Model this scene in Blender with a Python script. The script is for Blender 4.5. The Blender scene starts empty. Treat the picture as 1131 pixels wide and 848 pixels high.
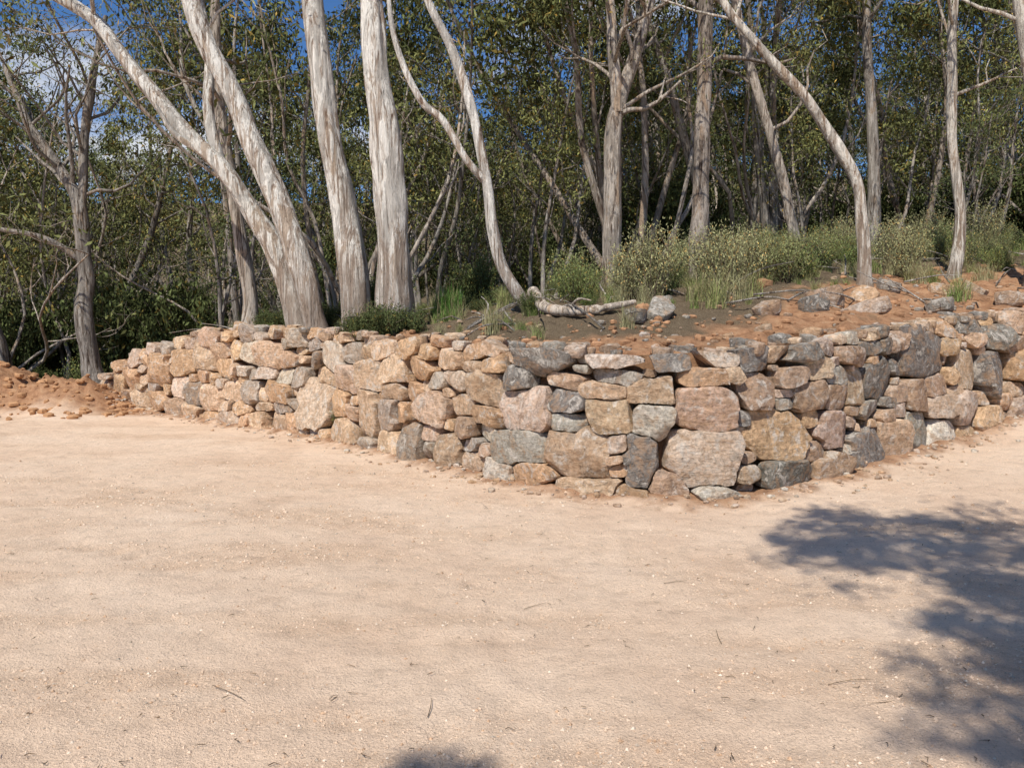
import bpy, math, time, numpy as np
from mathutils import Vector
RS = np.random.RandomState
T0 = time.time()
def tick(s): print("TIME", s, round(time.time()-T0,1), flush=True)

# ------------------------------------------------------------ noise helpers
def _hash(ix, iy, iz, seed):
    n = (ix.astype(np.int64)*374761393 + iy.astype(np.int64)*668265263 + iz.astype(np.int64)*1274126177 + seed*97531) & 0xffffffff
    n = ((n ^ (n >> 13))*1103515245) & 0xffffffff
    n = ((n ^ (n >> 15))*2246822519) & 0xffffffff
    return ((n ^ (n >> 16)) & 0xffffff)/float(0xffffff)
def vnoise(P, seed=0):
    P = np.asarray(P, float); F = np.floor(P); f = P-F; f = f*f*(3-2*f)
    ix, iy, iz = F[:,0], F[:,1], F[:,2]; r = 0
    for a in (0,1):
        for b in (0,1):
            for c in (0,1):
                w = (f[:,0] if a else 1-f[:,0])*(f[:,1] if b else 1-f[:,1])*(f[:,2] if c else 1-f[:,2])
                r = r + w*_hash(ix+a, iy+b, iz+c, seed)
    return r*2-1
def fbm(P, o=4, seed=0):
    P = np.asarray(P, float); s = 0; a = 1; t = 0
    for i in range(o):
        s = s+a*vnoise(P*(2.03**i)+i*17.3, seed+i); t += a; a *= .5
    return s/t
def fbm2(x, y, f, o=3, seed=0):
    x = np.asarray(x, float).ravel(); y = np.asarray(y, float).ravel()
    return fbm(np.stack([x*f, y*f, np.zeros_like(x)+.37], 1), o, seed)
def sstep(a, b, x):
    t = np.clip((x-a)/(b-a), 0, 1); return t*t*(3-2*t)

# ------------------------------------------------------------ mesh builder
class MB:
    def __init__(s): s.v=[]; s.c=[]; s.f=[]; s.n=0
    def add(s, v, faces, col=(1,1,1), mat=0, smooth=True):
        v = np.asarray(v, float); k = len(v)
        c = np.asarray(col, float)
        if c.ndim == 1: c = np.tile(c, (k,1))
        s.v.append(v); s.c.append(c)
        for F in faces:
            if len(F): s.f.append((np.asarray(F)+s.n, mat, smooth))
        s.n += k
    def build(s, name, mats, link=True, sharp=None):
        me = bpy.data.meshes.new(name)
        V = np.concatenate(s.v); C = np.concatenate(s.c)
        me.vertices.add(len(V)); me.vertices.foreach_set("co", V.ravel().astype(np.float32))
        loops = np.concatenate([F.ravel() for F,_,_ in s.f])
        tot = np.concatenate([np.full(len(F), F.shape[1]) for F,_,_ in s.f])
        mi = np.concatenate([np.full(len(F), m) for F,m,_ in s.f])
        sm = np.concatenate([np.full(len(F), q) for F,_,q in s.f])
        st = np.concatenate([[0], np.cumsum(tot)[:-1]])
        me.loops.add(len(loops)); me.loops.foreach_set("vertex_index", loops.astype(np.int32))
        me.polygons.add(len(tot)); me.polygons.foreach_set("loop_start", st.astype(np.int32))
        me.polygons.foreach_set("loop_total", tot.astype(np.int32))
        me.polygons.foreach_set("material_index", mi.astype(np.int32))
        me.polygons.foreach_set("use_smooth", sm.astype(bool))
        a = me.attributes.new("Col", 'FLOAT_COLOR', 'POINT')
        a.data.foreach_set("color", np.concatenate([C, np.ones((len(C),1))],1).ravel().astype(np.float32))
        for m in mats: me.materials.append(m)
        me.update(calc_edges=True)
        if sharp: me.set_sharp_from_angle(angle=math.radians(sharp))
        ob = bpy.data.objects.new(name, me)
        if link: bpy.context.scene.collection.objects.link(ob)
        return ob

def inst(name, me, loc, rz=0, sc=1, parent=None, tilt=(0,0)):
    o = bpy.data.objects.new(name, me); o.location = loc; o.rotation_euler = (tilt[0], tilt[1], rz)
    o.scale = (sc,sc,sc) if np.isscalar(sc) else sc
    bpy.context.scene.collection.objects.link(o)
    if parent: o.parent = parent
    return o
def empty(name):
    e = bpy.data.objects.new(name, None); bpy.context.scene.collection.objects.link(e); return e

# ------------------------------------------------------------ materials
def newmat(name):
    m = bpy.data.materials.new(name); m.use_nodes = True
    nt = m.node_tree; nt.nodes.clear()
    out = nt.nodes.new('ShaderNodeOutputMaterial'); return m, nt, out
class N:
    def __init__(s, nt): s.nt = nt
    def n(s, t, **k):
        x = s.nt.nodes.new(t)
        for a,b in k.items(): setattr(x, a, b)
        return x
    def l(s, a, b): s.nt.links.new(a, b)
    def noise(s, vec, scale, detail=5, rough=.6, dist=0):
        x = s.n('ShaderNodeTexNoise'); x.inputs['Scale'].default_value = scale
        x.inputs['Detail'].default_value = detail; x.inputs['Roughness'].default_value = rough
        x.inputs['Distortion'].default_value = dist
        s.l(vec, x.inputs['Vector']); return x.outputs['Fac']
    def ramp(s, fac, stops, interp='LINEAR'):
        x = s.n('ShaderNodeValToRGB'); x.color_ramp.interpolation = interp
        e = x.color_ramp.elements
        while len(e) < len(stops): e.new(.5)
        for i,(p,c) in enumerate(stops):
            e[i].position = p
            e[i].color = (c,c,c,1) if np.isscalar(c) else (*c,1)
        s.l(fac, x.inputs['Fac']); return x.outputs['Color']
    def cmix(s, fac, a, b, mode='MIX'):
        x = s.n('ShaderNodeMix', data_type='RGBA', blend_type=mode)
        S = [x.inputs[0], x.inputs[6], x.inputs[7]]
        for sock, val in zip(S, (fac,a,b)):
            if isinstance(val, (int,float)): sock.default_value = val
            elif isinstance(val, tuple): sock.default_value = (*val,1)
            else: s.l(val, sock)
        return x.outputs[2]
    def bump(s, h, strength, dist, normal=None):
        x = s.n('ShaderNodeBump'); x.inputs['Strength'].default_value = strength
        x.inputs['Distance'].default_value = dist; s.l(h, x.inputs['Height'])
        if normal: s.l(normal, x.inputs['Normal'])
        return x.outputs['Normal']
    def math(s, op, a, b=0.):
        x = s.n('ShaderNodeMath', operation=op)
        for sock,val in zip(x.inputs, (a,b)):
            if isinstance(val,(int,float)): sock.default_value = val
            else: s.l(val, sock)
        return x.outputs[0]
    def diff(s, col, normal, out):
        b = s.n('ShaderNodeBsdfDiffuse'); s.l(col, b.inputs['Color'])
        if normal: s.l(normal, b.inputs['Normal'])
        s.l(b.outputs[0], out.inputs['Surface'])
    def coord(s, scale=(1,1,1)):
        t = s.n('ShaderNodeTexCoord'); m = s.n('ShaderNodeMapping'); m.inputs['Scale'].default_value = scale
        s.l(t.outputs['Object'], m.inputs['Vector']); return m.outputs['Vector']
    def attr(s, nm='Col'):
        a = s.n('ShaderNodeAttribute'); a.attribute_name = nm; return a

# ground: Col.r = red dirt mask, Col.g = leaf litter mask, Col.b = loose (1) .. compacted (0) gravel
m_ground, nt, out = newmat("ground_soil"); k = N(nt)
vec = k.coord(); sep = k.n('ShaderNodeSeparateColor'); k.l(k.attr().outputs['Color'], sep.inputs[0])
big = k.noise(vec, .55, 4, .6); med = k.noise(vec, 6, 7, .72); fine = k.noise(vec, 80, 3, .8)
sand = k.ramp(big, [(.3,(.77,.555,.395)),(.5,(.83,.62,.45)),(.72,(.86,.665,.50))])
sand = k.cmix(1., sand, k.ramp(med, [(.25,.78),(.5,1.),(.8,1.05)]), 'MULTIPLY')
sand = k.cmix(.9, sand, k.ramp(fine, [(.22,.42),(.42,.95),(.75,1.12)]), 'MULTIPLY')
sand = k.cmix(1., sand, k.ramp(sep.outputs[2], [(0.,(1.02,1.01,1.)),(1.,(.90,.86,.82))]), 'MULTIPLY')
dirt = k.ramp(med, [(.28,(.18,.095,.055)),(.5,(.41,.22,.12)),(.72,(.54,.34,.20))])
dirt = k.cmix(.7, dirt, k.ramp(fine, [(.25,.5),(.5,1.),(.75,1.25)]), 'MULTIPLY')
lit = k.ramp(fine, [(.3,(.05,.035,.025)),(.5,(.15,.11,.07)),(.7,(.32,.25,.17))])
c = k.cmix(sep.outputs[0], sand, dirt); c = k.cmix(sep.outputs[1], c, lit)
n1 = k.bump(med, .75, .055); n2 = k.bump(fine, 1., .015, n1)
k.diff(c, n2, out)

# stone (per-stone Col)
m_stone, nt, out = newmat("field_stone"); k = N(nt); vec = k.coord()
col = k.attr().outputs['Color']
a = k.noise(vec, 4.5, 8, .68, .6); b = k.noise(vec, 22, 6, .72); g = k.noise(vec, 7.3, 7, .7, 1.)
c = k.cmix(1., col, k.ramp(a, [(.28,.55),(.5,1.08),(.72,1.55)]), 'MULTIPLY')
c = k.cmix(.9, c, k.ramp(b, [(.3,.42),(.5,1.),(.7,1.42)]), 'MULTIPLY')
stain = k.ramp(g, [(.49,0.),(.61,.6)])
c = k.cmix(stain, c, k.cmix(b, (.37,.20,.105), (.62,.42,.26)))
pale = k.ramp(k.math('SUBTRACT', 1., g), [(.54,0.),(.62,.72)])
c = k.cmix(pale, c, (.70,.62,.53))
lich = k.ramp(a, [(.57,0.),(.65,.5)]); c = k.cmix(lich, c, (.23,.21,.18))
mp = k.n('ShaderNodeMapping'); mp.inputs['Rotation'].default_value = (.5,.3,.2); mp.inputs['Scale'].default_value = (2.2,2.2,9); k.l(vec, mp.inputs['Vector'])
strat = k.noise(mp.outputs['Vector'], 3, 5, .7, .8)
nn = k.bump(strat, .9, .045); nn = k.bump(a, .8, .07, nn); nn = k.bump(b, 1., .024, nn)
k.diff(c, nn, out)

m_dirt, nt, out = newmat("red_dirt"); k = N(nt); vec = k.coord()
a = k.noise(vec, 14, 5, .7)
c = k.cmix(1., k.attr().outputs['Color'], k.ramp(a, [(.25,.55),(.5,1.),(.75,1.4)]), 'MULTIPLY')
k.diff(c, k.bump(a, .8, .03), out)

def bark(name, pale, mid, dark, butt):
    m, nt, out = newmat(name); k = N(nt)
    v = k.coord((9,9,.8)); v2 = k.coord((34,34,2.0)); v3 = k.coord((4.5,4.5,1.0))
    a = k.noise(v, 1, 6, .68, 1.4); b = k.noise(v2, 1, 5, .72, .8); p = k.noise(v3, 1, 5, .68, 1.)
    c = k.ramp(a, [(.37,dark),(.455,mid),(.51,pale),(.8,tuple(x*1.12 for x in pale))])
    c = k.cmix(k.ramp(p, [(.51,0.),(.56,.8)]), c, tuple(x*.48+y*.18 for x,y in zip(pale,mid)))
    c = k.cmix(k.ramp(p, [(.39,.85),(.44,0.)]), c, tuple(x*.42+y*.35 for x,y in zip((.66,.48,.33),mid)))
    if butt:   # old rough bark stays on the lower stem
        sp = k.n('ShaderNodeSeparateXYZ'); k.l(k.coord(), sp.inputs[0])
        hgt = k.math('ADD', k.math('MULTIPLY', k.math('SUBTRACT', sp.outputs[2], 2.2), .42), k.math('MULTIPLY', k.math('SUBTRACT', a, .5), 2.8))
        c = k.cmix(k.ramp(hgt, [(.05,.85),(.55,0.)]), c, k.cmix(b, dark, mid))
    c = k.cmix(.95, c, k.ramp(b, [(.31,.18),(.42,.93),(.7,1.12)]), 'MULTIPLY')
    c = k.cmix(1., c, k.attr().outputs['Color'], 'MULTIPLY')
    nn = k.bump(a, .9, .06); nn = k.bump(b, 1., .03, nn)
    k.diff(c, nn, out); return m
m_bark = bark("gum_bark", (.78,.73,.65), (.45,.37,.30), (.17,.11,.075), True)
m_bark2 = bark("grey_bark", (.42,.375,.325), (.22,.18,.145), (.07,.05,.04), False)

m_leaf, nt, out = newmat("gum_leaves"); k = N(nt); k.diff(k.attr().outputs['Color'], None, out)
m_grass = m_leaf

# ------------------------------------------------------------ wall path estimated from image coordinates (u = pixel x in hundreds, X, Y, base z, top z)
W = np.array([
 (1.05,-9.3,17.2,.10,.55),(1.2,-8.87,16.9,.05,.85),(1.6,-7.6,15.9,.02,1.35),(2.,-6.38,14.9,0,1.66),(3.,-4.04,13.,0,1.70),(4.,-2.07,10.9,0,1.60),
 (5.,-.76,9.15,0,1.50),(6.,.27,7.95,0,1.43),(7.,1.22,7.40,0,1.41),(8.,2.22,7.42,0.0,1.42),(9.,3.40,8.1,.08,1.54),
 (10.,4.80,9.25,.18,1.67),(10.6,5.79,9.95,.26,1.76),(11.31,7.15,10.8,.50,1.90),(12.5,9.6,12.,.85,2.2),(14.,13.,13.4,1.2,2.5)])
def smooth_path():
    U = np.linspace(W[0,0], W[-1,0], 400); Q = []
    for j in range(1,5):
        y = np.interp(U, W[:,0], W[:,j]); w_ = 51 if j < 3 else 21; kk = np.hanning(w_+2)[1:-1]; kk /= kk.sum()
        yp = np.pad(y, w_//2, mode='reflect', reflect_type='odd'); Q.append(np.convolve(yp, kk, 'valid'))
    return U, np.array(Q).T
PU, PQ = smooth_path()
PS = np.concatenate([[0], np.cumsum(np.hypot(np.diff(PQ[:,0]), np.diff(PQ[:,1])))]); L = PS[-1]
def at_s(s): return [np.interp(s, PS, PQ[:,j]) for j in range(4)]
s_of_u = lambda u: np.interp(u, PU, PS)
u_of_s = lambda s: np.interp(s, PS, PU)
Hs = lambda s: np.interp(s, PS, PQ[:,3]-PQ[:,2])

def wy(x): return np.where(x < PQ[0,0], PQ[0,1]+(PQ[0,0]-x)*.05, np.interp(x, PQ[:,0], PQ[:,1]))
def ground_parts(x, y):
    x = np.asarray(x, float); y = np.asarray(y, float)
    yw = wy(x); bz = np.interp(x, PQ[:,0], PQ[:,2]); tz = np.interp(x, PQ[:,0], PQ[:,3])
    bz = np.where(x > 13, bz+(x-13)*.12, bz); bz = np.where(x < -9, 0, bz)
    slope = np.interp(x, [-9,-3,0,3,5,9], [.0,.07,.15,.20,.27,.25])
    front = bz*np.clip((y-2.5)/np.maximum(yw-2.5, .1), 0, 1.)**1.3
    d = y-yw
    left = sstep(-8.6, -10.5, x)
    back = tz-.10 + slope*np.clip(d, 0, 5) + .035*np.clip(d-5, 0, 30)*np.clip((x+12)/12, 0, 1)
    back = back*(1-left)-.03*np.clip(d, 0, 30)*left
    back = back+np.clip(y-36, 0, 30)*.10+np.clip(y-66, 0, 140)*.26
    st = sstep(.30, .50, d)
    return front*(1-st)+back*st, d, st, left
def tracks(x, y):
    # wheel marks: a few arcs swept by the machine that graded the clearing
    t = 0
    for (cx,cy,R,w_,a_) in [(6.,22.,18.6,.11,1.),(6.,22.,17.1,.11,1.),(-9.,-5.,12.2,.10,.9),(-9.,-5.,13.7,.10,.9),(1.,30.,24.6,.13,.7),(1.,30.,26.0,.12,.7)]:
        q = np.hypot(x-cx, y-cy)-R+.12*fbm2(x,y,.7,2,71); t = t+a_*np.exp(-(q/w_)**2)*(.55+.45*np.sin(np.arctan2(y-cy,x-cx)*R*28))
    return t
def gz(x, y):
    x = np.asarray(x, float).ravel(); y = np.asarray(y, float).ravel()
    z, d, st, left = ground_parts(x, y)
    n = fbm2(x, y, .9, 3, 5); n2 = fbm2(x, y, 4.5, 3, 9)
    behind = sstep(.3, .9, d)
    z = z + n*.12*behind + n2*.09*behind*sstep(8, 3, d)
    z = z + (n*.02+fbm2(x, y, 2.6, 3, 21)*.016+n2*.011-tracks(x,y)*.015)*(1-behind)
    mound = np.exp(-((y-16.4)/.9)**2)*sstep(-7.6, -9.6, x)*(.78+.4*n+.3*n2)
    z = z + np.clip(mound, 0, 2)
    toe = sstep(.42, .0, -d)*(d < .3)*(x > -9)*(.05+.05*n2)
    return z + np.clip(toe, 0, 1)
def gz1(x, y): return float(gz([x],[y])[0])
def loose(x, y):   # windrows of loose grit, stretched along the grading direction
    return np.clip(sstep(.0,.55, fbm(np.stack([np.asarray(x)*.55, np.asarray(y)*2.6, np.zeros(len(x))],1),4,91)+.25*fbm2(x,y,3,3,92)),0,1)
def crumbs(x, y): return fbm2(x,y,9,3,81)*(.005+.015*loose(x,y))

def axis(segs):
    r = []
    for a,b,s in segs: r += list(np.arange(a, b, s))
    return np.array(r+[segs[-1][1]])
gx = axis([(-400,-60,34),(-60,-16,4),(-16,-10,.2),(-10,11,.05),(11,16,.3),(16,60,4),(60,400,34)])
gy = axis([(-60,-4,4),(-4,2.4,.4),(2.4,8,.035),(8,19,.085),(19,40,.8),(40,100,4),(100,500,40)])
X, Y = np.meshgrid(gx, gy); xx, yy = X.ravel(), Y.ravel()
zz = gz(xx, yy); _, dd, st, left = ground_parts(xx, yy)
lo_ = loose(xx,yy)
zz += np.where((dd<0)&(yy<12)&(yy>2), crumbs(xx,yy), 0)
nz = fbm2(xx, yy, 1.3, 4, 33); nz2 = fbm2(xx, yy, 6, 3, 35)
red = sstep(-.50, -.05, dd+nz2*.35)*(xx > -12)*(dd < .6)*.92
red = np.maximum(red, sstep(.2,.5,dd))
red = np.maximum(red, sstep(14.8, 15.5, yy+nz*.5)*sstep(-6.0,-7.8,xx))
red = np.maximum(red, .13*sstep(.1,.5,nz)*(dd<0))
reach = np.interp(xx, [-12,-4,0,2,3,6,10], [1.6,.9,1.0,1.2,1.9,2.9,2.8])
lit = np.clip(sstep(0, .8, dd-reach+nz*1.4)+sstep(.15,.5,nz2+nz*.5)*.5*(dd>.6),0,1)
nx, ny = len(gx), len(gy); I = np.arange(nx*ny).reshape(ny, nx)
F = np.stack([I[:-1,:-1], I[:-1,1:], I[1:,1:], I[1:,:-1]], -1).reshape(-1,4)
mb = MB(); mb.add(np.stack([xx,yy,zz],1), [F], np.stack([red,lit,np.clip(lo_*.8+tracks(xx,yy)*.25,0,1)],1)); mb.build("ground", [m_ground])
tick("ground")

# ------------------------------------------------------------ rock generator (blocky, cut by fracture planes)
PROF_BIG = [(.12,1.),(.25,1.),(.38,1.),(.50,1.),(.62,.995),(.73,.99),(.83,.98),(.90,.97),(.955,.945),(.99,.87),(1.,.68),(1.,.42),(.99,.15),(.97,-.2),(.92,-.6),(.75,-.9),(.4,-1.)]
PROF_SM = [(.3,1.),(.6,.99),(.88,.95),(.99,.75),(1.,.3),(.97,-.2),(.8,-.75),(.4,-1.)]
def rock(r, D, rng, prof, amp=.012, planes=7):
    nt_ = len(r); th = np.arange(nt_)*2*np.pi/nt_
    pr = np.array(prof); m = len(pr)
    x = pr[:,0:1]*(r*np.cos(th))[None]; y = pr[:,0:1]*(r*np.sin(th))[None]; z = D*pr[:,1:2]+0*x
    P = np.stack([x,y,z],-1).reshape(-1,3); P = np.concatenate([[[0,0,D]], P, [[0,0,-D]]])
    Rm = r.mean(); o = rng.uniform(0, 100, 3)
    for i in range(planes):
        tilt = rng.uniform(.05,.5) if i < 5 else rng.uniform(.6,1.1)
        az = rng.uniform(0, 2*np.pi)
        n = np.array([math.sin(tilt)*math.cos(az), math.sin(tilt)*math.sin(az), math.cos(tilt)])
        q = P@n; off = q.max()*(rng.uniform(.88,.98) if i >= 5 else rng.uniform(.70,.92))
        P = P-np.maximum(0, q-off)[:,None]*n*.99
    if len(P) > 100:
        nrm = P/np.maximum(np.sqrt((P*P).sum(1,keepdims=True)),1e-6); s = min(1, Rm/.16)
        P = P+nrm*(fbm(P*6+o, 3, 3)*amp*1.1+fbm(P*20+o, 2, 7)*amp*.6)[:,None]*s
    else: P = P*rng.uniform(.88,1.1,(len(P),1))
    I = 1+np.arange(m*nt_).reshape(m, nt_); J = np.roll(I, -1, 1)
    Q = np.stack([I[:-1], I[1:], J[1:], J[:-1]], -1).reshape(-1,4)
    T1 = np.stack([np.zeros(nt_,int), I[0], J[0]], 1); last = len(P)-1
    T2 = np.stack([np.full(nt_, last), J[-1], I[-1]], 1)
    return P, [Q, T1, T2]

# ------------------------------------------------------------ dry stone wall
PAL = dict(t=(.62,.445,.30), o=(.60,.385,.23), l=(.66,.57,.46), b=(.47,.325,.225), g=(.41,.365,.305), d=(.235,.213,.185), p=(.57,.43,.33))
hand = [ # u (image pixel x in hundreds), height fraction, half width m, half height m, colour
(3.48,.30,.42,.40,'p'),(4.05,.30,.26,.36,'t'),(4.30,.34,.22,.24,'g'),(4.62,.14,.24,.24,'d'),(5.02,.14,.24,.24,'b'),(4.80,.45,.32,.19,'p'),
(5.75,.27,.40,.20,'g'),(5.35,.68,.34,.18,'t'),(5.42,.46,.30,.11,'o'),(6.38,.27,.37,.26,'b'),(7.03,.26,.15,.29,'d'),(7.64,.29,.40,.26,'p'),
(7.28,.10,.18,.15,'b'),(6.70,.56,.23,.20,'t'),(7.13,.54,.19,.18,'l'),(7.70,.62,.27,.22,'b'),(8.43,.38,.37,.26,'o'),(8.50,.11,.32,.15,'d'),
(8.27,.70,.22,.19,'b'),(8.82,.62,.28,.16,'b'),(9.05,.36,.27,.20,'p'),(9.42,.14,.36,.20,'d'),(9.65,.62,.33,.22,'d'),(9.52,.42,.24,.11,'g'),
(10.05,.17,.31,.22,'g'),(10.2,.76,.50,.31,'d'),(10.65,.24,.37,.21,'p'),(11.05,.46,.38,.30,'d'),(10.35,.50,.24,.15,'b'),(6.0,.92,.40,.12,'d'),
(6.22,.64,.23,.12,'d'),(5.72,.78,.20,.14,'d'),(6.72,.94,.30,.07,'l'),(6.75,.83,.27,.08,'g'),(6.62,.73,.27,.09,'t'),(7.1,.74,.27,.13,'t'),
(7.32,.94,.2,.08,'d'),(7.68,.84,.24,.09,'o'),(7.85,.95,.24,.07,'p'),(8.75,.93,.26,.08,'d'),(5.15,.35,.22,.14,'b'),(5.3,.1,.22,.12,'t'),
(3.4,.72,.28,.14,'d'),(2.95,.74,.34,.22,'t'),(2.15,.3,.25,.22,'d'),(1.75,.62,.4,.3,'o'),(11.6,.3,.4,.28,'b'),(5.95,.10,.34,.12,'o'),(6.5,.06,.36,.08,'t'),
(7.8,.05,.24,.06,'l'),(4.3,.72,.30,.18,'t'),(4.55,.55,.22,.13,'o'),(3.85,.6,.30,.2,'p'),(4.9,.86,.3,.12,'t'),(9.95,.9,.22,.12,'b'),(9.3,.86,.2,.1,'b')]
rng = RS(4); ST = []; AA = np.zeros((4000,5)); NA = 0
def put(s,t,a,b,ro,cc):
    global NA
    ST.append((s,t,a,b,ro,cc)); AA[NA] = (s,t,a,b,ro); NA += 1
for (u,v,a,b,cc) in hand:
    s = float(s_of_u(u)); put(s, float(v*Hs(s)), a, b, rng.uniform(-.16,.16), cc)
def clash(s,t,a,b,kf):
    Q = AA[:NA]
    dx = np.abs(Q[:,0]-s)/(Q[:,2]+a); dy = np.abs(Q[:,1]-t)/(Q[:,3]+b)
    mx = np.maximum(dx,dy)
    if mx.min() >= kf: return False
    sel = mx < 1
    return bool(((dx[sel]**4+dy[sel]**4) < kf**4).any())
for (n, alo, ahi, asp, vmax, kf) in [(2500,.27,.40,.66,.78,.86),(4000,.20,.30,.62,.95,.85),(6000,.14,.21,.58,1.,.84),(8000,.09,.13,.62,1.,.88),(2500,.05,.08,.7,1.,.95)]:
    for i in range(n):
        s = rng.uniform(.0, L); v = rng.uniform(.0, vmax); H = Hs(s)
        a = rng.uniform(alo, ahi); u = u_of_s(s)
        if a > .27 and u > 4.6 and v > .6: continue
        if a < .13 and u < 4.6 and rng.rand() < .65: continue
        b = a*asp*rng.uniform(.7,1.3)
        if v > .75 and b > .12 and 4.6 < u < 11: b *= .65
        t = v*(H-.03)+.02
        if t+b > H+.06 or t-b*.8 < -.12: continue
        if clash(s,t,a,b,kf): continue
        if u < 4.8: cc = 'toptglpbtootog'[rng.randint(14)]
        elif u < 6.2: cc = 'ttobpgtlbo'[rng.randint(10)]
        else: cc = 'tobbpgdotlobpt'[rng.randint(14)]
        put(s,t,a,b,rng.uniform(-.25,.25),cc)
A = AA[:NA].copy(); print("stones", len(ST)); tick("pack")
def nd(ds, dt, a, b, ro):
    c, s_ = np.cos(ro), np.sin(ro)
    x = (ds*c+dt*s_)/a; y = (-ds*s_+dt*c)/b
    x = x*x; y = y*y
    return (x*x*x+y*y*y)**(1/6)
mb = MB(); UP = np.array([0,0,1.])
def frame(s):
    x0,y0,_,_ = at_s(s-.12); x1,y1,_,_ = at_s(s+.12)
    T = np.array([x1-x0, y1-y0, 0.]); T /= np.linalg.norm(T)
    return T, np.array([T[1], -T[0], 0.])   # N points to the viewer side (-Y)
for i,(s,t,a,b,ro,cc) in enumerate(ST):
    big = a > .125; nth = 60 if big else 22
    th = np.arange(nth)*2*np.pi/nth; nR = 44; R = np.linspace(.02, 1.9*max(a,b)+.03, nR)
    px = s+R[None]*np.cos(th)[:,None]; py = t+R[None]*np.sin(th)[:,None]
    own = nd(px-s, py-t, a, b, ro)
    near = np.where((np.abs(A[:,0]-s) < 1.6*(A[:,2]+a)+.1) & (np.abs(A[:,1]-t) < 1.6*(A[:,3]+b)+.12))[0]; near = near[near != i]
    oth = np.full(own.shape, 99.)
    for j in near: oth = np.minimum(oth, nd(px-A[j,0], py-A[j,1], A[j,2], A[j,3], A[j,4]))
    H = Hs(s)
    bad = (oth < own) | (py < -.14) | (py > H+rng.uniform(.0,.15))
    idx = np.argmax(bad, 1); idx[~bad.any(1)] = nR-1
    r = np.maximum(R[idx]-(.011 if big else .006), .02)
    # broken outline: skewed sides and a few knocked-off corners
    grow_ = 1.3 if big else 1.12
    lines = [(ro+rng.normal(0,.25)+q_*np.pi/2, (a if q_%2==0 else b)*rng.uniform(1.05,grow_)) for q_ in range(4)]
    for q_ in range(3):
        f = rng.uniform(0,2*np.pi); lines.append((ro+f, (a*abs(math.cos(f))+b*abs(math.sin(f)))*rng.uniform(.78,.98)))
    for f,h in lines:
        cs = np.cos(th-f); r = np.where(cs > .05, np.minimum(r, h/np.maximum(cs,.05)), r)
    r = .08*np.roll(r,1)+.84*r+.08*np.roll(r,-1)
    D = (min(.27, .13+.32*min(a,b)+rng.uniform(-.02,.04))) if big else a*1.0+.02
    P, Fc = rock(r, D, rng, PROF_BIG if big else PROF_SM, .016, 8 if big else 4)
    tx, ty = rng.normal(0,.15), rng.normal(0,.15)
    P[:,2] += P[:,0]*tx+P[:,1]*(ty-.05)
    T, Nn = frame(s); x,y,bz,_ = at_s(s)
    prot = rng.uniform(-.06,.06)-(0 if big else .05)-D*.75
    C = np.array([x,y,bz+t])+Nn*(prot+.06-.13*t)
    V = C+P[:,:1]*T+P[:,1:2]*UP+P[:,2:3]*Nn
    c = np.array(PAL[cc])*rng.uniform(.82,1.15)
    c = c*(1+rng.normal(0,.015,3))
    if u_of_s(s) < 5: c = c*.82+np.array((.62,.38,.22))*.2
    mb.add(V, Fc, np.clip(c,.02,.85))
tick("stones")
ss = np.arange(0, L, .05); prof = np.linspace(0,1,16); V = []
for s in ss:
    T, Nn = frame(s); x,y,bz,tz = at_s(s); H = tz-bz
    for v in prof:
        V.append(np.array([x,y,bz-.1+(H-.02+.1)*v])-Nn*(.20+.13*H*v))
    for o,dz in ((.35,.0),(.6,-.01),(.9,-.12)): V.append(np.array([x,y,tz-.05+dz])-Nn*(.10+.13*H+o))
V = np.array(V); V = V+np.stack([fbm(V*4+9*i,3,50+i) for i in range(3)],1)*.05
m = len(prof)+3; I = np.arange(len(ss)*m).reshape(len(ss), m)
mb.add(V, [np.stack([I[:-1,:-1],I[1:,:-1],I[1:,1:],I[:-1,1:]],-1).reshape(-1,4)], (.22,.125,.07), 1)  # earth backing, colour darkened to stand in for shadow in the gaps
def free_rock(mbx, c, size, rng, col, mat=0, nth=32, prof=PROF_BIG):
    th = np.arange(nth)*2*np.pi/nth; r = size[0]/(np.abs(np.cos(th))**3+np.abs(np.sin(th))**3)**(1/3)
    for q_ in range(4):
        f = rng.uniform(0,2*np.pi); h = size[0]*rng.uniform(.7,.98); cs = np.cos(th-f); r = np.where(cs > .05, np.minimum(r, h/np.maximum(cs,.05)), r)
    P, Fc = rock(r, size[2], rng, prof, size[0]*.08, 8 if nth > 12 else 3)
    P[:,1] *= size[1]/size[0]; an = rng.uniform(0,6.28)
    x = P[:,0]*math.cos(an)-P[:,1]*math.sin(an); y = P[:,0]*math.sin(an)+P[:,1]*math.cos(an)
    mbx.add(np.stack([x,y,P[:,2]],1)+np.array(c), Fc, col, mat)
# uneven capping: packing stones resting along the back edge of the top course
for i in range(150):
    s = rng.uniform(.8, L); x,y,bz,tz = at_s(s); T,Nn = frame(s); d = rng.uniform(.22,.75); w_ = rng.uniform(.06,.17)
    free_rock(mb, np.array([x,y,tz+.01])-Nn*d, (w_, w_*rng.uniform(.6,.9), w_*rng.uniform(.35,.6)), rng, np.array(PAL['tobpgd'[rng.randint(6)]])*rng.uniform(.8,1.05), 0, 26)
mb.build("dry_stone_wall", [m_stone, m_dirt], sharp=22)
tick("wall")

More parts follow.
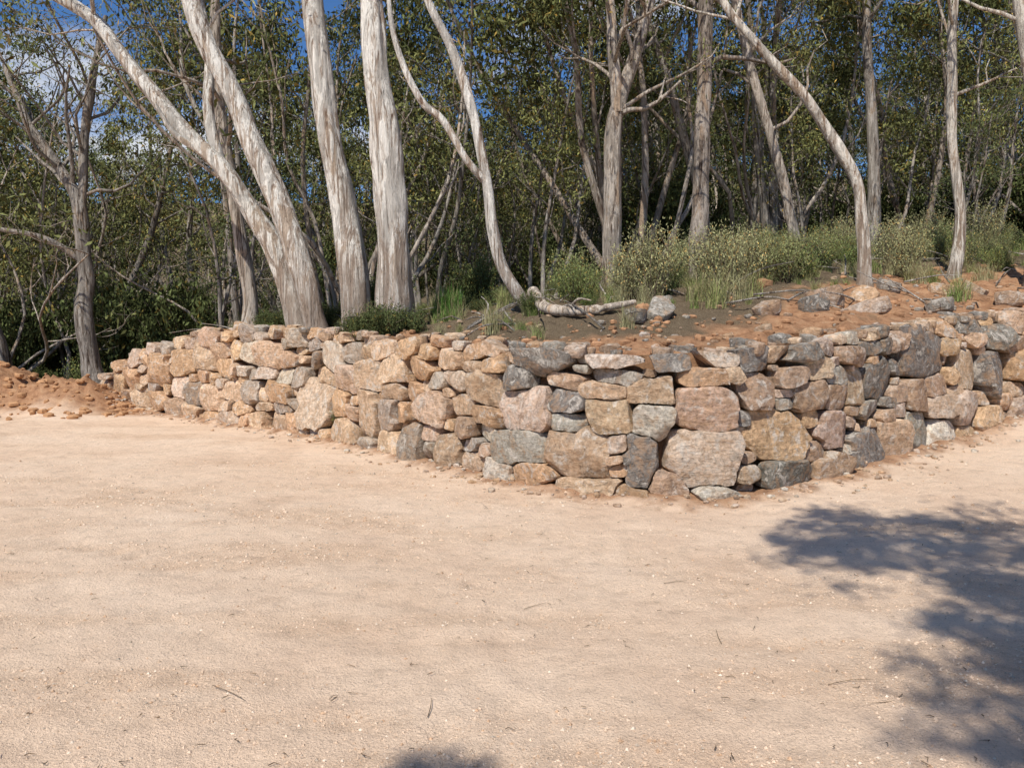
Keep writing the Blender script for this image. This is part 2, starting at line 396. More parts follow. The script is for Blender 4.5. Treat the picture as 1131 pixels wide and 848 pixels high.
rng = RS(77)
for (x,y,sz,cc) in [(4.35,10.9,(.34,.26,.24),'b'),(1.95,10.3,(.26,.2,.15),'g'),(1.6,10.0,(.2,.14,.11),'d'),(3.35,10.2,(.18,.15,.12),'b'),(5.1,11.3,(.22,.2,.17),'o'),
                    (5.9,12.2,(.2,.16,.12),'g'),(6.9,12.4,(.26,.2,.14),'o'),(4.85,10.6,(.3,.18,.12),'p'),(3.0,9.3,(.16,.12,.09),'t'),(7.5,12.6,(.22,.2,.13),'t'),
                    (2.2,11.2,(.12,.1,.07),'g'),(-1.9,11.6,(.2,.13,.09),'t'),(-4.9,14.3,(.26,.2,.14),'o'),(6.2,11.3,(.28,.2,.12),'g'),(7.6,11.8,(.3,.22,.14),'b'),(4.0,10.3,(.2,.17,.14),'d')]:
    q = MB(); free_rock(q, (0,0,0), sz, rng, np.array(PAL[cc])*rng.uniform(.7,.9)); o = q.build("rock", [m_stone], sharp=22); o.location = (x,y,gz1(x,y)+sz[2]*.35)
    o.rotation_euler = (rng.normal(0,.2), rng.normal(0,.2), 0)
q = MB(); rng = RS(5)
PROF_T = [(.6,.9),(1.,.35),(.95,-.4),(.5,-1.)]
def smalls(q, items):
    z = gz([i[0] for i in items],[i[1] for i in items])
    for (x,y,s,col,mat,zo),zz_ in zip(items,z):
        free_rock(q, (x,y,zz_+s*zo), (s, s*rng.uniform(.6,1), s*rng.uniform(.45,.8)), rng, col, mat, 9, PROF_T)
items = []
for i in range(1100):
    s = rng.uniform(0, L); x,y,_,_ = at_s(s); d = .45+abs(rng.normal(0,1.1))*np.interp(x,[-9,0,3,9],[.5,.8,1.1,1.5]); T,Nn = frame(s)
    sz = .015+.06*rng.rand()**2.3
    if rng.rand() < .08: sz *= 1.9
    dirty = rng.rand() < .65
    c = np.array((.40,.22,.12))*rng.uniform(.6,1.2) if dirty else np.array(PAL['tobpg'[rng.randint(5)]])*.85
    items.append((x-Nn[0]*d, y-Nn[1]*d, sz, c, 1 if dirty else 0, .2))
for i in range(900):
    s = rng.uniform(0, L); x,y,_,_ = at_s(s); d = .02+abs(rng.normal(0,.26)); T,Nn = frame(s)
    sz = .008+.042*rng.rand()**3
    items.append((x+Nn[0]*d, y+Nn[1]*d, sz, np.array(PAL['tobpl'[rng.randint(5)]]), 0, .25))
for i in range(480): items.append((rng.uniform(-16,-7.5), 15.9+rng.normal(0,.6), .03+.09*rng.rand()**2, (.45,.25,.13), 1, .2))
smalls(q, items); q.build("rubble", [m_stone, m_dirt], sharp=30)

rng = RS(8); n = 130000
y = 2.3+7.5*rng.rand(n)**1.5; x = (rng.rand(n)*2-1)*(y*.72+.3)
keep = y < wy(x)-.1; x = x[keep]; y = y[keep]
keep = rng.rand(len(x)) < .08+.7*loose(x,y); x=x[keep]; y=y[keep]; n=len(x); print("pebbles", n)
sz = .0018+.0022*rng.rand(n)+.009*rng.rand(n)**8; sz *= np.clip(y/4.5,1,1.6); z = gz(x,y)+sz*.1+crumbs(x,y)
base = np.array([(1,0,0),(0,1,0),(-1,0,0),(0,-1,0),(0,0,.75),(0,0,-.75)],float)
V = base[None]*rng.uniform(.6,1.3,(n,6,1))*sz[:,None,None]
an = rng.uniform(0,6.28,n); ca,sa = np.cos(an)[:,None],np.sin(an)[:,None]
V = np.stack([V[...,0]*ca-V[...,1]*sa, V[...,0]*sa+V[...,1]*ca, V[...,2]],-1)+np.stack([x,y,z],1)[:,None]
f = np.array([(0,1,4),(1,2,4),(2,3,4),(3,0,4),(1,0,5),(2,1,5),(3,2,5),(0,3,5)])
Fc = (f[None]+6*np.arange(n)[:,None,None]).reshape(-1,3)
pc = np.array([(.72,.54,.39),(.64,.46,.32),(.60,.44,.31),(.74,.60,.46),(.68,.50,.36),(.48,.38,.29),(.54,.35,.22)])[rng.randint(0,7,n)]
q = MB(); q.add(V.reshape(-1,3), [Fc], np.repeat(pc,6,0), 0, False); q.build("gravel", [m_dirt])
tick("rubble")

# ------------------------------------------------------------ tubes and plants
def cr(P, R, step):
    P = np.asarray(P,float); R = np.asarray(R,float); Q=[]; RR=[]
    Pp = np.vstack([2*P[0]-P[1], P, 2*P[-1]-P[-2]])
    for i in range(len(P)-1):
        a,b,c,d = Pp[i:i+4]; n = max(1, int(np.linalg.norm(c-b)/step+.5))
        t = (np.arange(n)/n)[:,None]
        Q.append(.5*((2*b)+(-a+c)*t+(2*a-5*b+4*c-d)*t*t+(-a+3*b-3*c+d)*t**3)); RR.append(R[i]*(1-t[:,0])+R[i+1]*t[:,0])
    Q.append(P[-1:]); RR.append(R[-1:]); return np.concatenate(Q), np.concatenate(RR)
def tube(mb, P, R, sides=8, step=.5, col=(1,1,1), mat=0, rough=0, seed=0):
    Q, RR = cr(P, R, step); n = len(Q)
    if rough:   # slight kinks and swellings along the stem
        zc = np.arange(n)*step
        Q = Q+np.stack([fbm(np.stack([zc*.9+seed*3, zc*0+j, zc*0],1),2,seed+j) for j in range(3)],1)*RR[:,None]*.55*np.array([1,1,.2])
        RR = RR*(1+.14*fbm(np.stack([zc*1.3+seed, zc*0, zc*0+5],1),2,seed))
    T = np.gradient(Q, axis=0); T /= np.maximum(np.sqrt((T*T).sum(1,keepdims=True)),1e-9)
    ref = np.array([.13,1.,.07]) if abs(T[0][1]) < .8 else np.array([1.,0,.1])
    A_ = np.cross(T, ref); A_ /= np.sqrt((A_*A_).sum(1,keepdims=True)); B_ = np.cross(T, A_)
    th = np.arange(sides)*2*np.pi/sides
    rad = RR[:,None]*np.ones(sides)[None]
    if rough:
        zc = np.repeat(np.arange(n)*step*.9, sides); tt = np.tile(th, n)
        nn_ = fbm(np.stack([np.cos(tt)*2.4, np.sin(tt)*2.4, zc*.7+seed],1), 3, seed)
        nn2 = fbm(np.stack([np.cos(tt)*6, np.sin(tt)*6, zc*.9+seed],1), 2, seed+5)
        rad = rad*(1+rough*(nn_+.6*nn2).reshape(n,sides))
    V = Q[:,None]+rad[...,None]*(np.cos(th)[None,:,None]*A_[:,None]+np.sin(th)[None,:,None]*B_[:,None])
    I = np.arange(n*sides).reshape(n,sides); J = np.roll(I,-1,1)
    mb.add(V.reshape(-1,3), [np.stack([I[:-1],J[:-1],J[1:],I[1:]],-1).reshape(-1,4)], col, mat)
def leaves(mb, C, rng, per, sig, Ls, Wd, base, mat=1, down=.7):
    C = np.asarray(C,float); n = len(C)*per
    if n == 0: return
    cen = np.repeat(C, per, 0)+rng.normal(0,1,(n,3))*np.array(sig)
    ax = rng.normal(0,1,(n,3)); ax[:,2] -= down*1.6; ax /= np.linalg.norm(ax,axis=1,keepdims=True)
    b = np.cross(ax, rng.normal(0,1,(n,3))); b /= np.linalg.norm(b,axis=1,keepdims=True)
    l = Ls*rng.uniform(.6,1.3,(n,1)); w = Wd*rng.uniform(.7,1.3,(n,1))
    V = np.stack([cen-ax*l*.5, cen+b*w*.5-ax*l*.08, cen+ax*l*.5, cen-b*w*.5-ax*l*.08],1)
    cc = np.repeat(np.array(base)*rng.uniform(.5,1.6,(len(C),1)), per, 0)*rng.uniform(.7,1.35,(n,1))
    hue = rng.rand(n,1); cc = np.where(hue < .07, cc*np.array([1.9,1.25,.9]), cc)
    mb.add(V.reshape(-1,3), [np.arange(n*4).reshape(n,4)], np.repeat(cc,4,0), mat, False)
def unit(v): v = np.asarray(v,float); return v/math.sqrt((v*v).sum())
def grow(mb, p, d, Ln, r, lev, rng, tips, sides, spread=.7, up=.25, nch=(2,4), col=(1,1,1)):
    n = 5; P=[np.array(p,float)]; R=[r]; d = unit(d)
    for i in range(n):
        d = unit(d+rng.normal(0,.24,3)+np.array([0,0,up*.35])); P.append(P[-1]+d*Ln/n); R.append(r*(1-.62*(i+1)/n))
    P = np.array(P)
    if lev: tube(mb, P, R, sides, .6, col)
    else: tube(mb, P[[0,3,5]], [R[0],R[3],R[5]], 3, 9, col)
    if lev == 0:
        tips.append(P[-1]); tips.append(P[-1]+rng.normal(0,.2,3)); return
    for j in range(rng.randint(nch[0], nch[1]+1)):
        f = rng.uniform(.45,1.); i = min(int(f*n), n-1); q = P[i]*(1-(f*n-i))+P[i+1]*(f*n-i)
        dd_ = unit(unit(P[i+1]-P[i])+rng.normal(0,spread,3)+np.array([0,0,.15]))
        grow(mb, q, dd_, Ln*rng.uniform(.38,.62), max(r*.45,.006), lev-1, rng, tips, max(3,sides-2), spread, up*.6, nch, col)
    tips.append(P[-1])
GREEN = (.128,.134,.052)
def crown(mb, rng, P, R, z0, nl, ln, lev=2, per=26, sig=(.24,.24,.2), Ls=.11, Wd=.026, base=GREEN, sides=6, col=(1,1,1)):
    Q, RR = cr(P, R, .3); tips=[]; ok = np.where(Q[:,2] > z0)[0]
    if len(ok) == 0: return
    for j in range(nl):
        i = ok[min(int((j+rng.rand())/nl*len(ok)), len(ok)-1)]
        az = j*2.4+rng.uniform(-.6,.6); el = rng.uniform(.25,.95)
        d = (math.cos(az)*math.cos(el), math.sin(az)*math.cos(el), math.sin(el))
        grow(mb, Q[i], d, ln*rng.uniform(.6,1.15), max(RR[i]*.42,.02), lev-1, rng, tips, sides, col=col)
    leaves(mb, tips, rng, per, sig, Ls, Wd, base)

def gum(stems, mat, seed, z0, nl, ln, sides=26, per=30, rough=.15, tint=(1,1,1), leafy=True):
    rng = RS(seed); mb = MB()
    for k_,(P,R) in enumerate(stems):
        P = np.array(P,float)
        if k_ == 0:
            g = gz1(P[0,0],P[0,1]); P[0,2] = g-.15
            P = np.vstack([P[:1], P[0]*.78+P[1]*.22, P[1:]]); R = [R[0]*1.35, R[0]*1.03]+list(R[1:])
        tube(mb, P, R, sides, .10, tint, 0, rough, seed+k_)
        if leafy: crown(mb, rng, P, R, z0, nl, ln, per=per, col=tint)
    return mb.build("eucalyptus_tree", [mat, m_leaf])
gum([([(-3.26,13.2,1.9),(-3.79,13.2,3.46),(-4.33,13.2,4.85),(-5.02,13.3,6.3),(-5.5,13.4,7.6),(-5.9,13.5,9.1),(-6.3,13.6,11)],[.20,.185,.17,.155,.14,.12,.07])], m_bark, 1, 8.0, 7, 2.6)
gum([([(-3.75,14,1.9),(-4.35,14,3.24),(-5.06,14,4.39),(-5.58,14,5.0),(-6.64,14.1,6.15),(-7.46,14.2,7.2),(-8.45,14.3,7.8),(-9.4,14.4,8.1),(-10.3,14.6,9.0)],[.20,.19,.17,.15,.125,.11,.09,.07,.05]),
     ([(-5.1,14,4.4),(-5.4,14.1,5.5),(-5.45,14.3,6.8),(-5.8,14.6,8.3),(-5.9,14.8,10.2)],[.11,.09,.08,.07,.04]),
     ([(-5.4,14,4.8),(-5.9,13.8,5.1),(-6.2,13.7,5.6)],[.07,.05,.03])], m_bark, 2, 6.8, 5, 2.0)
gum([([(-2.49,13,1.9),(-2.75,13,3.73),(-2.98,13,4.95),(-3.16,13,6.2),(-3.28,13.1,7.4),(-3.36,13.2,9.3),(-3.3,13.3,11)],[.23,.21,.19,.175,.16,.14,.08])], m_bark, 3, 7.8, 7, 2.6, rough=.18)
gum([([(-1.87,12.3,1.9),(-1.95,12.3,3.6),(-2.04,12.3,4.77),(-2.10,12.3,5.92),(-2.12,12.4,7.1),(-2.17,12.5,9.3),(-2.0,12.6,11)],[.30,.26,.22,.20,.18,.15,.09])], m_bark, 4, 7.8, 7, 2.6, rough=.24)
gum([([(.40,12.1,1.9),(.13,12,2.19),(-.13,12,2.65),(-.25,12,3.15),(-.36,12,3.92),(-.57,12,4.97),(-.92,12.1,5.96),(-1.34,12.2,6.9),(-1.6,12.3,8.2)],[.11,.11,.10,.095,.09,.08,.07,.055,.04]),
     ([(-.36,12,3.9),(-.71,11.9,4.27),(-1.06,11.9,4.83),(-1.41,11.9,5.15),(-1.76,11.9,6.0),(-1.9,12,7.2)],[.07,.06,.055,.05,.04,.025])], m_bark, 5, 6.6, 4, 1.5, 14)
gum([([(1.87,15,2.3),(1.87,15,4.06),(1.94,15,5.46),(2.05,15,6.0),(2.36,15,6.9),(2.71,15.1,8.3),(2.98,15.3,10.2)],[.18,.16,.145,.13,.11,.09,.05]),
     ([(2.0,15,5.8),(1.9,15,7.0),(1.8,15.1,8.3),(1.6,15.3,10.3)],[.11,.10,.085,.05])], m_bark2, 6, 5.4, 10, 2.2, tint=(1.25,1.2,1.15))
gum([([(3.56,15,2.48),(3.59,15,5.46),(3.68,15,8.3),(3.73,15,11)],[.17,.15,.13,.09])], m_bark2, 7, 6.4, 8, 2.4, tint=(.95,.9,.87))
gum([([(5.66,12.5,2.4),(5.59,12.5,3.36),(5.48,12.5,4.02),(5.19,12.5,4.55),(4.6,12.5,5.4),(3.87,12.6,6.2),(3.29,12.7,7.1),(3.0,12.9,8.6)],[.11,.10,.095,.09,.08,.07,.055,.035])], m_bark, 8, 6.3, 6, 1.8, 14, tint=(.95,.92,.88))
gum([([(7.94,14,2.7),(8.0,14,3.73),(7.81,14,5.2),(7.78,14,6.7),(7.8,14,7.9),(7.95,14.1,9.8)],[.11,.09,.085,.075,.065,.04])], m_bark, 9, 5.8, 8, 2.0, 14, tint=(.85,.82,.78))
gum([([(-10.8,20,.2),(-10.95,20,2.5),(-11.0,20,4.65),(-11.5,20,5.8),(-12.2,20,6.9),(-12.8,20,8.4)],[.25,.21,.18,.13,.11,.06]),
     ([(-11.0,20,4.5),(-10.9,20,6.1),(-10.66,20,7.7),(-10.2,20,9.6)],[.13,.11,.10,.05]),
     ([(-10.95,20,3.4),(-11.7,19.6,4.0),(-12.8,19.2,4.2),(-13.8,19,4.1)],[.08,.07,.05,.03])], m_bark2, 10, 4.9, 10, 3.0, 12, 38, tint=(.9,.9,.9))
gum([([(-5.33,16,1.9),(-5.5,16,3.3),(-5.7,16,4.8),(-5.9,16,6.3),(-6.0,16,8.0),(-5.9,16.1,10.5)],[.16,.14,.12,.11,.10,.05])], m_bark2, 11, 5.2, 10, 2.4, 12, tint=(1.2,1.15,1.1))
gum([([(6.25,17,2.9),(6.05,17,4.1),(5.56,17,6.0),(5.06,17,7.5),(4.67,17,9.2),(4.5,17,10.6)],[.13,.11,.10,.09,.075,.04])], m_bark2, 12, 5.8, 9, 2.3, 12, tint=(1.3,1.25,1.2))
gum([([(8.85,13.2,2.7),(8.75,13,3.5),(8.62,13,5.0),(8.4,13,6.4),(8.2,13,7.6),(8.1,13,9.6)],[.14,.12,.11,.10,.08,.05])], m_bark, 13, 5.8, 7, 2.0, 14, tint=(.85,.82,.78))
tick("gums")

SAZ, SEL = math.radians(25), math.radians(50)
kx, ky = -math.sin(SAZ)/math.tan(SEL), -math.cos(SAZ)/math.tan(SEL)
rng = RS(90); mb = MB(); TR = [(3.6,-4.6,0),(3.4,-4.4,3.),(2.9,-3.8,5.5),(2.4,-2.8,7.4)]
tube(mb, TR, [.24,.19,.14,.07], 14, .2, rough=.1)
for (x,y,s) in [(2.75,6.5,.20),(2.6,6.0,.24),(2.5,5.5,.26),(2.95,5.2,.26),(3.15,6.1,.26),(3.5,5.7,.34),(3.9,5.2,.36),(3.4,4.9,.26),(4.3,5.6,.42),(3.0,4.4,.22),(2.75,4.1,.2),(2.5,3.7,.22),(2.2,3.3,.24),(1.95,2.95,.20),(2.9,3.3,.34),(3.3,3.9,.3),(2.6,2.7,.35),(-.25,2.6,.07),(4.6,4.6,.4),(5.0,6.0,.35),(3.2,4.6,.25),(3.7,6.3,.25),(2.9,3.8,.25),(2.3,5.8,.15)]:
    h = rng.uniform(6.6,8.2); c = np.array([x+kx*h, y+ky*h, h])
    st_ = np.array(TR[2]) if rng.rand() < .5 else np.array(TR[3]); mid = (st_+c)/2+rng.normal(0,.2,3)
    tube(mb, [st_, mid, c], [.035,.022,.01], 5, .3)
    sub = c+rng.normal(0,1,(12,3))*np.array([s,s,s*.7])*.95
    for q_ in sub[:8]: tube(mb, [c, (c+q_)/2+rng.normal(0,.05,3), q_], [.010,.007,.004], 4, .3)
    leaves(mb, sub, rng, 48, (max(s*.40,.08),)*3, .14, .036, GREEN)
mb.build("eucalyptus_tree", [m_bark, m_leaf])

# ------------------------------------------------------------ background forest (instanced)
def forest_tree(seed, H, r, z0f, nl, ln, per, stems=1, base=GREEN, Ls=.21, Wd=.066, sig=(.25,.25,.17), wig=.35, mat=m_bark2, tint=(1,1,1), lev=3):
    rng = RS(seed); mb = MB()
    for s in range(stems):
        n = 6; P=[np.array([rng.normal(0,.15)*s, rng.normal(0,.15)*s, -.3])]; d = unit([rng.normal(0,.14)*(1+s), rng.normal(0,.14)*(1+s), 1]); R=[r*1.25]
        for i in range(n):
            d = unit(d+rng.normal(0,wig*.4,3)+np.array([0,0,.25])); P.append(P[-1]+d*H/n); R.append(r*(1-.8*(i+1)/n)+.01)
        tube(mb, P, R, 8, .6, tint); crown(mb, rng, P, R, H*z0f, max(3,int(nl/stems**.5)), ln, lev, per, sig, Ls, Wd, base, 5, tint)
    return mb.build("forest_tree", [mat, m_leaf], link=False).data
TALL = [forest_tree(101,13,.17,.42,9,3.4,31,tint=(.8,.8,.8)), forest_tree(102,14,.15,.48,9,3.2,31,base=(.105,.12,.05),tint=(.9,.9,.9)), forest_tree(103,12,.12,.38,8,3.0,29,2,tint=(1.,1.,1.)),
        forest_tree(104,14,.19,.44,10,3.6,29,base=(.18,.172,.065)), forest_tree(105,11,.10,.40,8,2.8,29,3,base=(.085,.095,.038),tint=(1.1,1.05,1.))]
YOUNG = [forest_tree(111,6,.05,.25,9,1.6,30,2,Ls=.14,Wd=.042,sig=(.19,.19,.15),lev=2), forest_tree(112,7,.06,.2,10,1.9,30,2,base=(.165,.168,.062),Ls=.15,Wd=.045,sig=(.21,.21,.17),lev=2),
         forest_tree(113,5,.04,.12,10,1.5,28,3,base=(.09,.105,.045),Ls=.13,Wd=.04,sig=(.18,.18,.15),lev=2)]
BARE = [forest_tree(121,9,.06,.45,7,1.8,3,2,wig=.6,tint=(1.2,1.15,1.1)), forest_tree(122,8,.05,.3,9,1.7,2,3,wig=.7,tint=(1.4,1.35,1.3)), forest_tree(123,10,.08,.5,7,2,4,1,wig=.6,tint=(.9,.9,.87))]
tick("variants")
rng = RS(12); par = empty("distant_forest")
heroes = [(-3.2,13),(-3.7,14),(-2.5,13),(-1.9,12.3),(.3,12),(1.9,15),(3.6,15),(5.7,12.5),(7.9,14),(-10.8,20),(-5.3,16),(6.2,17),(8.7,13)]
def scatter(n, ylo, yhi, mind, meshes, smin, smax, pts, xf=.80, tiltm=.10, yp=1., glade=0):
    cnt = 0; tries = 0
    while cnt < n and tries < n*40:
        tries += 1
        y = ylo+(yhi-ylo)*rng.rand()**yp; x = rng.uniform(-1,1)*(y*xf+3)
        if y < wy(np.array(x))+2.5 or (x < -8 and y < 19.5): continue
        if glade and abs(x+.6) < glade+.035*y: continue      # an old track leaves a break in the canopy
        if any((x-a)**2+(y-b)**2 < mind**2 for a,b in pts): continue
        pts.append((x,y)); s = rng.uniform(smin,smax)
        inst("forest_tree_part", meshes[rng.randint(len(meshes))], (x,y,gz1(x,y)), rng.uniform(0,6.28), (s,s,s*rng.uniform(.9,1.1)), par, (rng.normal(0,tiltm),rng.normal(0,tiltm)))
        cnt += 1
P1 = list(heroes)
scatter(24, 17, 26, 2.2, TALL, .75, 1.0, P1, glade=2.2)
scatter(46, 26, 46, 2.6, TALL, .72, .96, P1, glade=1.8)
scatter(52, 46, 80, 3.8, TALL, .68, .86, P1)
P2 = list(heroes)
scatter(70, 17, 40, 1.3, YOUNG, .6, 1.15, P2, tiltm=.13)
scatter(60, 38, 75, 2.4, YOUNG, 1.1, 1.7, P2)
P3 = list(heroes)
scatter(66, 16.5, 36, 1.0, BARE, .7, 1.2, P3, tiltm=.2)
for i in range(16):      # regrowth across the old track
    y = rng.uniform(20,44); x = -.6+rng.uniform(-1,1)*(2+.05*y); s = rng.uniform(.7,1.)
    inst("forest_tree_part", YOUNG[rng.randint(3)], (x,y,gz1(x,y)), rng.uniform(0,6.28), s, par, (rng.normal(0,.1),rng.normal(0,.1)))
tick("forest")

# ------------------------------------------------------------ shrubs, grass
def shrub(seed, H, W_, nst, base, per=12, Ls=.05, Wd=.013):
    rng = RS(seed); mb = MB(); tips=[]
    for i in range(nst):
        a = rng.uniform(0,6.28); l = rng.uniform(.3,1); d = unit([math.cos(a)*W_*l, math.sin(a)*W_*l, H]); Ln = H*rng.uniform(.6,1.1)
        P=[np.zeros(3)+rng.normal(0,.05,3)*[1,1,0]]
        for j in range(4): d = unit(d+rng.normal(0,.13,3)); P.append(P[-1]+d*Ln/4)
        tube(mb, P, [.008,.006,.005,.004,.002], 3, .5, (.8,.7,.6))
        for f in np.linspace(.3,1,9):
            i_ = min(int(f*4),3); tips.append(P[i_]*(1-(f*4-i_))+P[i_+1]*(f*4-i_))
    leaves(mb, tips, rng, per, (.045,.045,.06), Ls, Wd, base, 1, -1.0)
    return mb.build("shrub", [m_bark2, m_leaf], link=False).data
SH = [shrub(201,.95,.5,50,(.22,.23,.10),10), shrub(202,.8,.55,50,(.165,.19,.07),10), shrub(203,1.1,.45,50,(.28,.27,.135),10), shrub(204,.6,.5,45,(.12,.15,.052),10)]
DK = [shrub(205,.5,.55,70,(.075,.09,.036),16), shrub(206,1.3,.8,80,(.085,.10,.038),14,.08,.026)]
rng = RS(31); par = empty("heath_shrubs"); cnt = 0
while cnt < 270:
    y = rng.uniform(10.5,24); x = rng.uniform(-.9,.95)*y*.8
    lim = wy(np.array(x))+np.interp(x,[-12,-3,0,2,4,7,12],[2.6,1.6,3.4,4.0,3.4,2.9,3.])
    if y < lim or (x < -8.5 and y < 19): continue
    if x < 1 and rng.rand() < .5: continue
    m = SH[rng.randint(4)] if x > .5 else (DK+SH[1:2]+SH[3:])[rng.randint(4)]
    s = rng.uniform(.35,1.05)*(1.0 if x > 1 else .8)
    inst("shrub_part", m, (x,y,gz1(x,y)-.05), rng.uniform(0,6.28), s, par); cnt += 1
for i in range(170):
    y = rng.uniform(22,70); x = rng.uniform(-.85,.85)*y; inst("shrub_part", DK[1] if rng.rand()<.75 else SH[1], (x,y,gz1(x,y)-.1), rng.uniform(0,6.28), rng.uniform(1.4,2.8), par)
for (x,y,s,m) in [(-1.95,11.6,1.0,DK[0]),(-1.6,11.8,.8,DK[0]),(-2.3,11.7,.8,DK[0]),(-2.6,11.8,.55,SH[3])]:
    inst("shrub", m, (x,y,gz1(x,y)-.04), rng.uniform(0,6), s)
def tuft(seed, n, H, lean, base, w=.008):
    rng = RS(seed); mb = MB(); V=[]; C=[]
    for i in range(n):
        a = rng.uniform(0,6.28); l = lean*rng.uniform(.2,1); h = H*rng.uniform(.5,1.1); o = rng.normal(0,.05,2)
        side = np.array([-math.sin(a), math.cos(a),0])*w*.5; c = np.array(base)*rng.uniform(.6,1.4)
        if rng.rand() < .25: c = np.array((.38,.31,.17))*rng.uniform(.7,1.2)
        for t in np.linspace(0,1,5):
            p = np.array([o[0]+math.cos(a)*l*h*t**1.8, o[1]+math.sin(a)*l*h*t**1.8, h*(t-.35*l*t*t)]); ww = 1-t*.9
            V += [p-side*ww, p+side*ww]; C += [c,c]
    I = (np.arange(n)*10)[:,None,None]+(np.arange(4)*2)[None,:,None]+np.array([0,1,3,2])[None,None]
    mb.add(np.array(V), [I.reshape(-1,4)], np.array(C), 0, False); return mb.build("grass_tuft", [m_grass], link=False).data
GT = [tuft(301,130,.45,.8,(.27,.29,.11)), tuft(302,110,.35,.9,(.20,.26,.08)), tuft(303,120,.55,.7,(.34,.32,.17)), tuft(304,200,.6,.5,(.12,.24,.05),.012)]
for (x,y,m,s) in [(2.75,10.6,0,1.25),(2.95,10.8,2,1.1),(2.6,11.0,0,1.2),(6.85,12.0,1,1.3),(7.05,12.2,0,1.15),(-1.2,13.2,3,1.2),(-1.0,13.3,3,1.1),(1.5,11.9,1,.9),(.3,11.5,1,.8),(-1.2,12.4,1,.8),(3.6,11.6,0,1.2),(3.3,11.2,2,1.),(2.2,11.7,0,1.1)]:
    inst("grass_tuft", GT[m], (x,y,gz1(x,y)-.02), rng.uniform(0,6), s)
par = empty("grass"); cnt = 0
while cnt < 400:
    y = rng.uniform(9.5,19); x = rng.uniform(-.85,.95)*y*.8
    lim = wy(np.array(x))+np.interp(x,[-12,-3,0,2,3,4,7,12],[2.2,1.3,1.4,2.2,2.6,2.7,2.3,2.6])
    if y < lim or (x < -8.5 and y < 19): continue
    if .3 < x < 2 and 9.6 < y < 11: continue
    inst("grass_part", GT[rng.randint(3)], (x,y,gz1(x,y)-.02), rng.uniform(0,6.28), rng.uniform(.35,1.0), par); cnt += 1

mb = MB(); pts = [(.36,12.0,0),(.50,11.4,0),(.80,10.9,0),(1.2,10.7,0),(1.72,10.75,0)]
P = [(x,y,gz1(x,y)+.10+(.20 if i==0 else 0)) for i,(x,y,_) in enumerate(pts)]
tube(mb, P, [.10,.08,.07,.06,.035], 16, .1, (1.7,1.6,1.5), 0, .06, 3); tube(mb, [P[2],(.9,10.6,P[2][2]+.15),(1.05,10.3,P[2][2]+.12)], [.03,.02,.008], 6, .1, (1.6,1.5,1.4))
mb.build("fallen_log", [m_bark2])
mb = MB(); rng = RS(55)
for i in range(220):
    y = rng.uniform(9.5,20); x = rng.uniform(-.9,.95)*y*.75
    if y < wy(np.array(x))+.8: continue
    a = rng.uniform(0,6.28); l = rng.uniform(.2,1.4); z = gz1(x,y)+.03
    x2,y2 = x+math.cos(a)*l, y+math.sin(a)*l; z2 = gz1(x2,y2)+rng.uniform(.02,.35)
    if y2 < wy(np.array(x2))+.6: continue
    tube(mb, [(x,y,z),((x+x2)/2+rng.normal(0,.06),(y+y2)/2,(z+z2)/2+rng.normal(0,.04)+.03),(x2,y2,z2)], [.016,.012,.005], 5, .15, np.ones(3)*rng.uniform(.6,1.6))
mb.build("fallen_branches", [m_bark2])
mb = MB()
for i in range(220):
    y = 2.6+5*rng.rand()**1.4; x = rng.uniform(-1,1)*y*.75
    if y > wy(np.array(x))-.3: continue
    a = rng.uniform(0,6.28); l = rng.uniform(.01,.05) if i > 8 else rng.uniform(.12,.25); z = gz1(x,y)+.010
    x2,y2 = x+math.cos(a)*l, y+math.sin(a)*l
    tube(mb, [(x,y,z),((x+x2)/2+rng.normal(0,.01),(y+y2)/2+rng.normal(0,.01),z+.004),(x2,y2,gz1(x2,y2)+.010)], [.002,.0018,.001], 4, .05, np.array([.9,.7,.5])*rng.uniform(.6,1.2))
mb.build("scattered_twigs", [m_bark2])
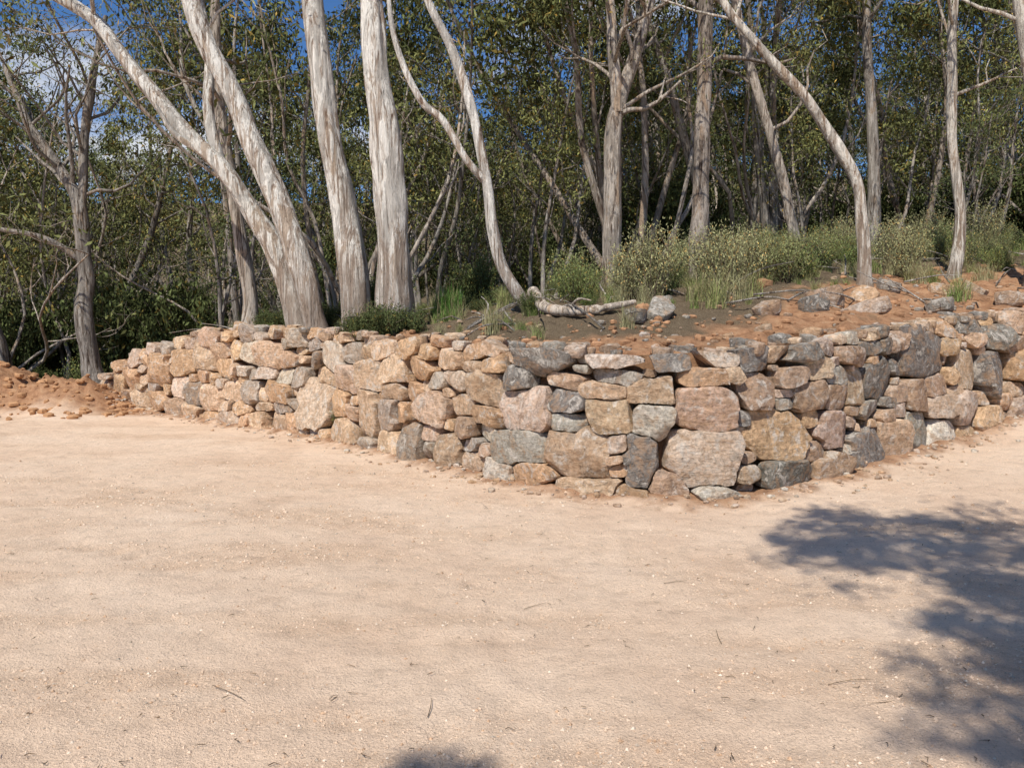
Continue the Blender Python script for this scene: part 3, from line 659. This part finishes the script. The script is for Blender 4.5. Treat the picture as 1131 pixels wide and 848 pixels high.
tick("plants")

# ------------------------------------------------------------ world, sun, camera
sc = bpy.context.scene
w = bpy.data.worlds.new("World"); sc.world = w; w.use_nodes = True; nt = w.node_tree; nt.nodes.clear(); k = N(nt)
sky = k.n('ShaderNodeTexSky', sky_type='NISHITA'); sky.sun_disc = False; sky.sun_elevation = SEL; sky.sun_rotation = math.radians(180)+SAZ
sky.air_density = 1.; sky.dust_density = .2; sky.ozone_density = 2.5; sky.altitude = 800
tc = k.n('ShaderNodeTexCoord'); mp = k.n('ShaderNodeMapping'); mp.inputs['Scale'].default_value = (1,1,2.6); mp.inputs['Location'].default_value = (.35,.1,.2)
k.l(tc.outputs['Generated'], mp.inputs['Vector'])
cl = k.ramp(k.noise(mp.outputs['Vector'], 2.2, 5, .6, .3), [(.54,0.),(.65,.85)])
blue = k.cmix(1., sky.outputs[0], (.72,1.1,1.5), 'MULTIPLY')
c = k.cmix(cl, blue, (10.5,10.6,10.8))
bg = k.n('ShaderNodeBackground'); bg.inputs['Strength'].default_value = .08; k.l(c, bg.inputs['Color'])
o = k.n('ShaderNodeOutputWorld'); k.l(bg.outputs[0], o.inputs['Surface'])
S = Vector((-math.sin(SAZ)*math.cos(SEL), -math.cos(SAZ)*math.cos(SEL), math.sin(SEL)))
ld = bpy.data.lights.new("sun", 'SUN'); ld.energy = 5.0; ld.angle = math.radians(.55); ld.color = (1,.965,.89)
lo = bpy.data.objects.new("sun", ld); sc.collection.objects.link(lo); lo.rotation_euler = (-S).to_track_quat('-Z','Y').to_euler(); lo.location = (-10,-20,30)
cd = bpy.data.cameras.new("camera"); co = bpy.data.objects.new("camera", cd); sc.collection.objects.link(co)
cd.sensor_fit = 'HORIZONTAL'; cd.sensor_width = 36; cd.lens = 27.2; cd.clip_end = 2000; cd.clip_start = .05
co.location = (0,0,1.6); co.rotation_euler = (math.radians(90-3.62),0,0); sc.camera = co
sc.view_settings.view_transform = 'Standard'; sc.view_settings.look = 'None'; sc.view_settings.exposure = 0
